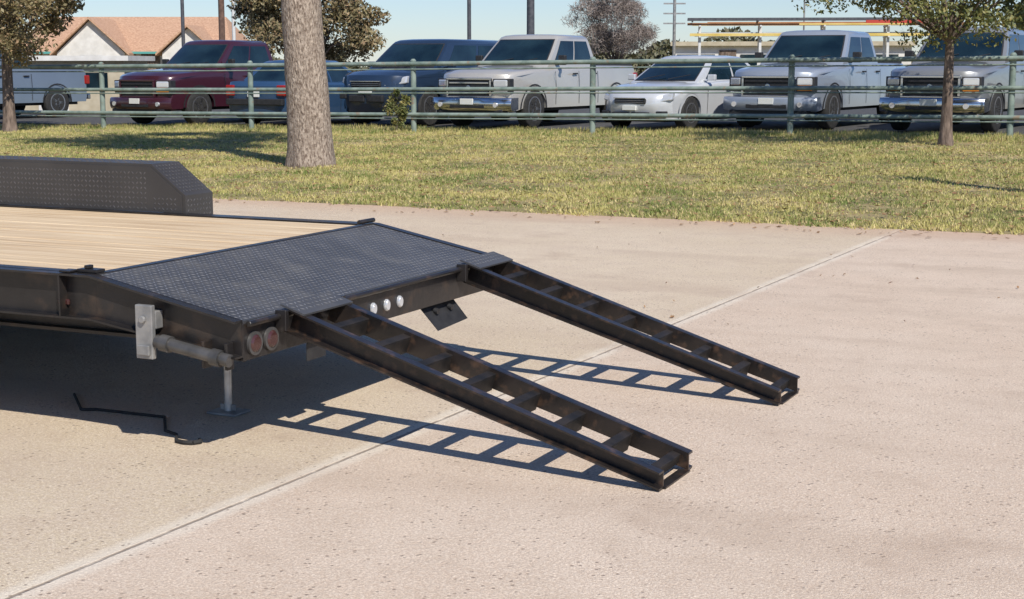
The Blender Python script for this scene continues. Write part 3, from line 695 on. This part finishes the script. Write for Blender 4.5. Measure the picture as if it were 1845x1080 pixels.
# ---------------------------------------------------------------- house
hx,hy=-18.5,84.; e=empty('house',(hx,hy,ground_z(hx,hy)),0,'white house with orange brown roof and two pale gables','house')
b=B(); b.box(-8.5,3.1,0,9,0,2.15); b.obj('wall',M['white'],e)
b=B(); b.add([(-9,-.4,2.1),(3.5,-.4,2.1),(3.5,9.4,2.1),(-9,9.4,2.1),(-7.5,4.5,4.1),(2.3,4.5,4.1)],[(0,1,5,4),(1,2,5),(2,3,4,5),(3,0,4),(0,3,2,1)]); rf=b.obj('roof',M['shingle'],e)
b=B(); b.box(-9.05,3.55,-.5,-.41,2.0,2.12); b.obj('gutter',M['teal'],e)
for gx,gw,gh in ((-3.9,1.8,3.75),(1.3,1.4,3.35)):
    b=B(); b.add([(gx-gw,-1.2,0),(gx+gw,-1.2,0),(gx+gw,-1.2,2.05),(gx,-1.2,gh),(gx-gw,-1.2,2.05),(gx-gw,-.001,0),(gx+gw,-.001,0),(gx+gw,-.001,2.05),(gx,-.001,gh),(gx-gw,-.001,2.05)],[(0,1,2,3,4),(9,8,7,6,5),(0,5,6,1),(1,6,7,2),(4,9,5,0)])
    b.obj('gable',M['white'],e)
    b=B()
    for sg in(-1,1):
        x0,x1=gx,gx+sg*(gw+.3); z0_,z1_=gh+.06,1.9
        b.hexa([(x0,-1.5,z0_),(x1,-1.5,z1_),(x1,3.8,z1_),(x0,3.8,z0_),(x0,-1.5,z0_+.12),(x1,-1.5,z1_+.12),(x1,3.8,z1_+.12),(x0,3.8,z0_+.12)])
    b.obj('gable_roof',M['shingle'],e)
    b=B(); b.box(gx-.6,gx+.6,-1.24,-1.205,.9,1.9); b.obj('window',M['glass'],e)
b=B(); b.box(-1.5,-.5,-.05,-.005,0,2.0); b.obj('door',M['barkdark'],e)
sx,sy=-13.9,46.5; e=empty('storage_shed',(sx,sy,ground_z(sx,sy)),0,'tan shed with pale flat roof behind the fence','shed')
b=B(); b.box(-1.0,2.3,0,3,0,1.55); b.obj('wall',M['tan'],e)
b=B(); b.box(-1.2,2.5,-.3,3.2,1.551,1.70); b.obj('roof',M['white'],e)
b=B(); b.box(-.3,.6,-.03,-.003,0,1.3); b.obj('door',M['white'],e); b=B(); b.box(1.1,1.8,-.03,-.003,.7,1.2); b.obj('window',M['glass'],e)
e=empty('shop_building',(12.5,72,ground_z(12.5,72)),math.radians(-8),'low white flat roofed building beyond the car park','building')
b=B(); b.box(-5,6,1.5,9,0,2.1); b.obj('wall',M['white'],e)
b=B(); b.box(-5.2,6.2,1.2,9.2,2.101,2.3); b.obj('roof',M['tan'],e)
for x in (-4,-1,2,4.5):
    b=B(); b.box(x-.9,x+.9,1.44,1.495,.6,1.7); b.obj('window',M['glass'],e)
b=B(); b.box(-2.9,-2.1,1.44,1.495,0,1.9); b.obj('door',M['barkdark'],e)
e=empty('beam_rack',(12.4,62,ground_z(12.4,62)),math.radians(-6),'steel rack of long yellow and rust beams above vehicles','rack')
for x in (-4.9,-2.5,0,2.5,4.9):
    b=B(); b.box(x-.05,x+.05,-.05,.05,0,2.72); b.box(x-.05,x+.05,.95,1.05,0,2.72); b.box(x-.04,x+.04,-.3,1.3,2.721,2.78); b.box(x-.04,x+.04,-.3,1.3,2.30,2.35); b.obj('upright',M['polew'],e)
for i,(x0,x1,y,z,h,mm) in enumerate([(-5.4,5.2,-.2,2.98,.09,'poled'),(-5.4,5.6,.1,2.781,.10,'rust'),(-4.6,5.4,.4,2.781,.14,'rust'),(-5.2,5.0,.7,2.781,.10,'yellow'),(1.6,5.3,-.2,2.85,.12,'red'),(-1.0,3.2,-.22,2.785,.06,'yellow'),(-5.3,5.3,-.2,2.351,.11,'yellow'),(-5.0,5.5,.2,2.351,.16,'polew'),(-5.1,5.2,.6,2.351,.12,'rust'),(-5.4,5.2,.9,2.98,.07,'poled')]):
    b=B(); b.box(x0,x1,y-.06,y+.06,z,z+h); b.obj('beam',M[mm],e)
for x in (-5.2,-2.6,0,2.6,5.0):
    b=B(); b.box(x-.03,x+.03,-.27,.97,2.885+.04,2.9795); b.obj('spacer',M['poled'],e)
def pole(px,Y,r,m,label,H=9,cross=False):
    x=(px-922)/2770*Y; z=ground_z(x,Y); e=empty('utility_pole',(x,Y,z),0,label,'pole')
    b=B(); b.cyl((0,0,-.1),(0,0,H),r,r*.8,n=14); b.obj('shaft',m,e,smooth=40)
    b=B()
    if cross:
        for h in (2.9,3.3,3.7,4.1): b.box(-.45,.45,-.03,.03,h,h+.06)
    b.box(-1.1,1.1,-.06,.06,H-.8,H-.68)
    b.obj('crossarm',m,e)
pole(338,56,.07,M['poled'],'thin dark metal pole behind parked vehicles'); pole(407,56,.12,M['poleb'],'brown wooden utility pole behind parked vehicles')
pole(428,58,.07,M['polew'],'thin white pole beside a brown pole'); pole(846,58,.08,M['poled'],'thin dark metal pole behind parked vehicles')
pole(955,56,.15,M['poled'],'thick dark utility pole behind a silver pickup'); pole(1210,64,.07,M['greysteel'],'grey metal mast with short crossbars',6,True); pole(1440,66,.04,M['greysteel'],'slim grey pole beside the low building',6.5)
e=empty('unseen_post',(6.6,15.6,ground_z(6.6,15.6)),0,'unseen round post outside the view, casting a shadow streak on the grass','post')  # out of view, kind unknown; added for the shadow streak it throws on the grass
b=B(); b.cyl((0,0,-.1),(0,0,4.2),.13,.11,n=16); b.obj('shaft',M['barkdark'],e,smooth=40); b=B(); b.cyl((0,0,4.2),(0,0,4.24),.125,.10,n=16); b.obj('cap',M['greysteel'],e,smooth=40)

# ---------------------------------------------------------------- light, camera
sd=Vector((.40,-.88,1.0)).normalized()
su=bpy.data.lights.new('sun','SUN'); su.energy=4.9; su.angle=math.radians(.5); su.color=(1,.945,.86)
so=bpy.data.objects.new('sun',su); COL.objects.link(so); so.rotation_euler=sd.to_track_quat('Z','Y').to_euler()
w=bpy.data.worlds.new('World'); sc.world=w; w.use_nodes=True; nt=w.node_tree
sk=nt.nodes.new('ShaderNodeTexSky'); sk.sky_type='NISHITA'; sk.sun_disc=False
sk.sun_elevation=math.asin(sd.z); sk.sun_rotation=math.atan2(sd.x,sd.y); sk.air_density=1.0; sk.dust_density=.1; sk.ozone_density=2.5
mx=nt.nodes.new('ShaderNodeMix'); mx.data_type='RGBA'; mx.blend_type='MULTIPLY'; mx.inputs[0].default_value=1; mx.inputs[7].default_value=(.86,.98,1.26,1)
nt.links.new(sk.outputs[0],mx.inputs[6]); nt.links.new(mx.outputs[2],nt.nodes['Background'].inputs['Color']); nt.nodes['Background'].inputs['Strength'].default_value=.088
cd=bpy.data.cameras.new('camera'); cd.lens=2770/1845*36; cd.sensor_width=36; cd.clip_end=1500; cd.clip_start=.05
co=bpy.data.objects.new('camera',cd); COL.objects.link(co); co.location=(0,0,1.5)
co.rotation_euler=(math.radians(90)-math.atan(425/2770),0,0); sc.camera=co
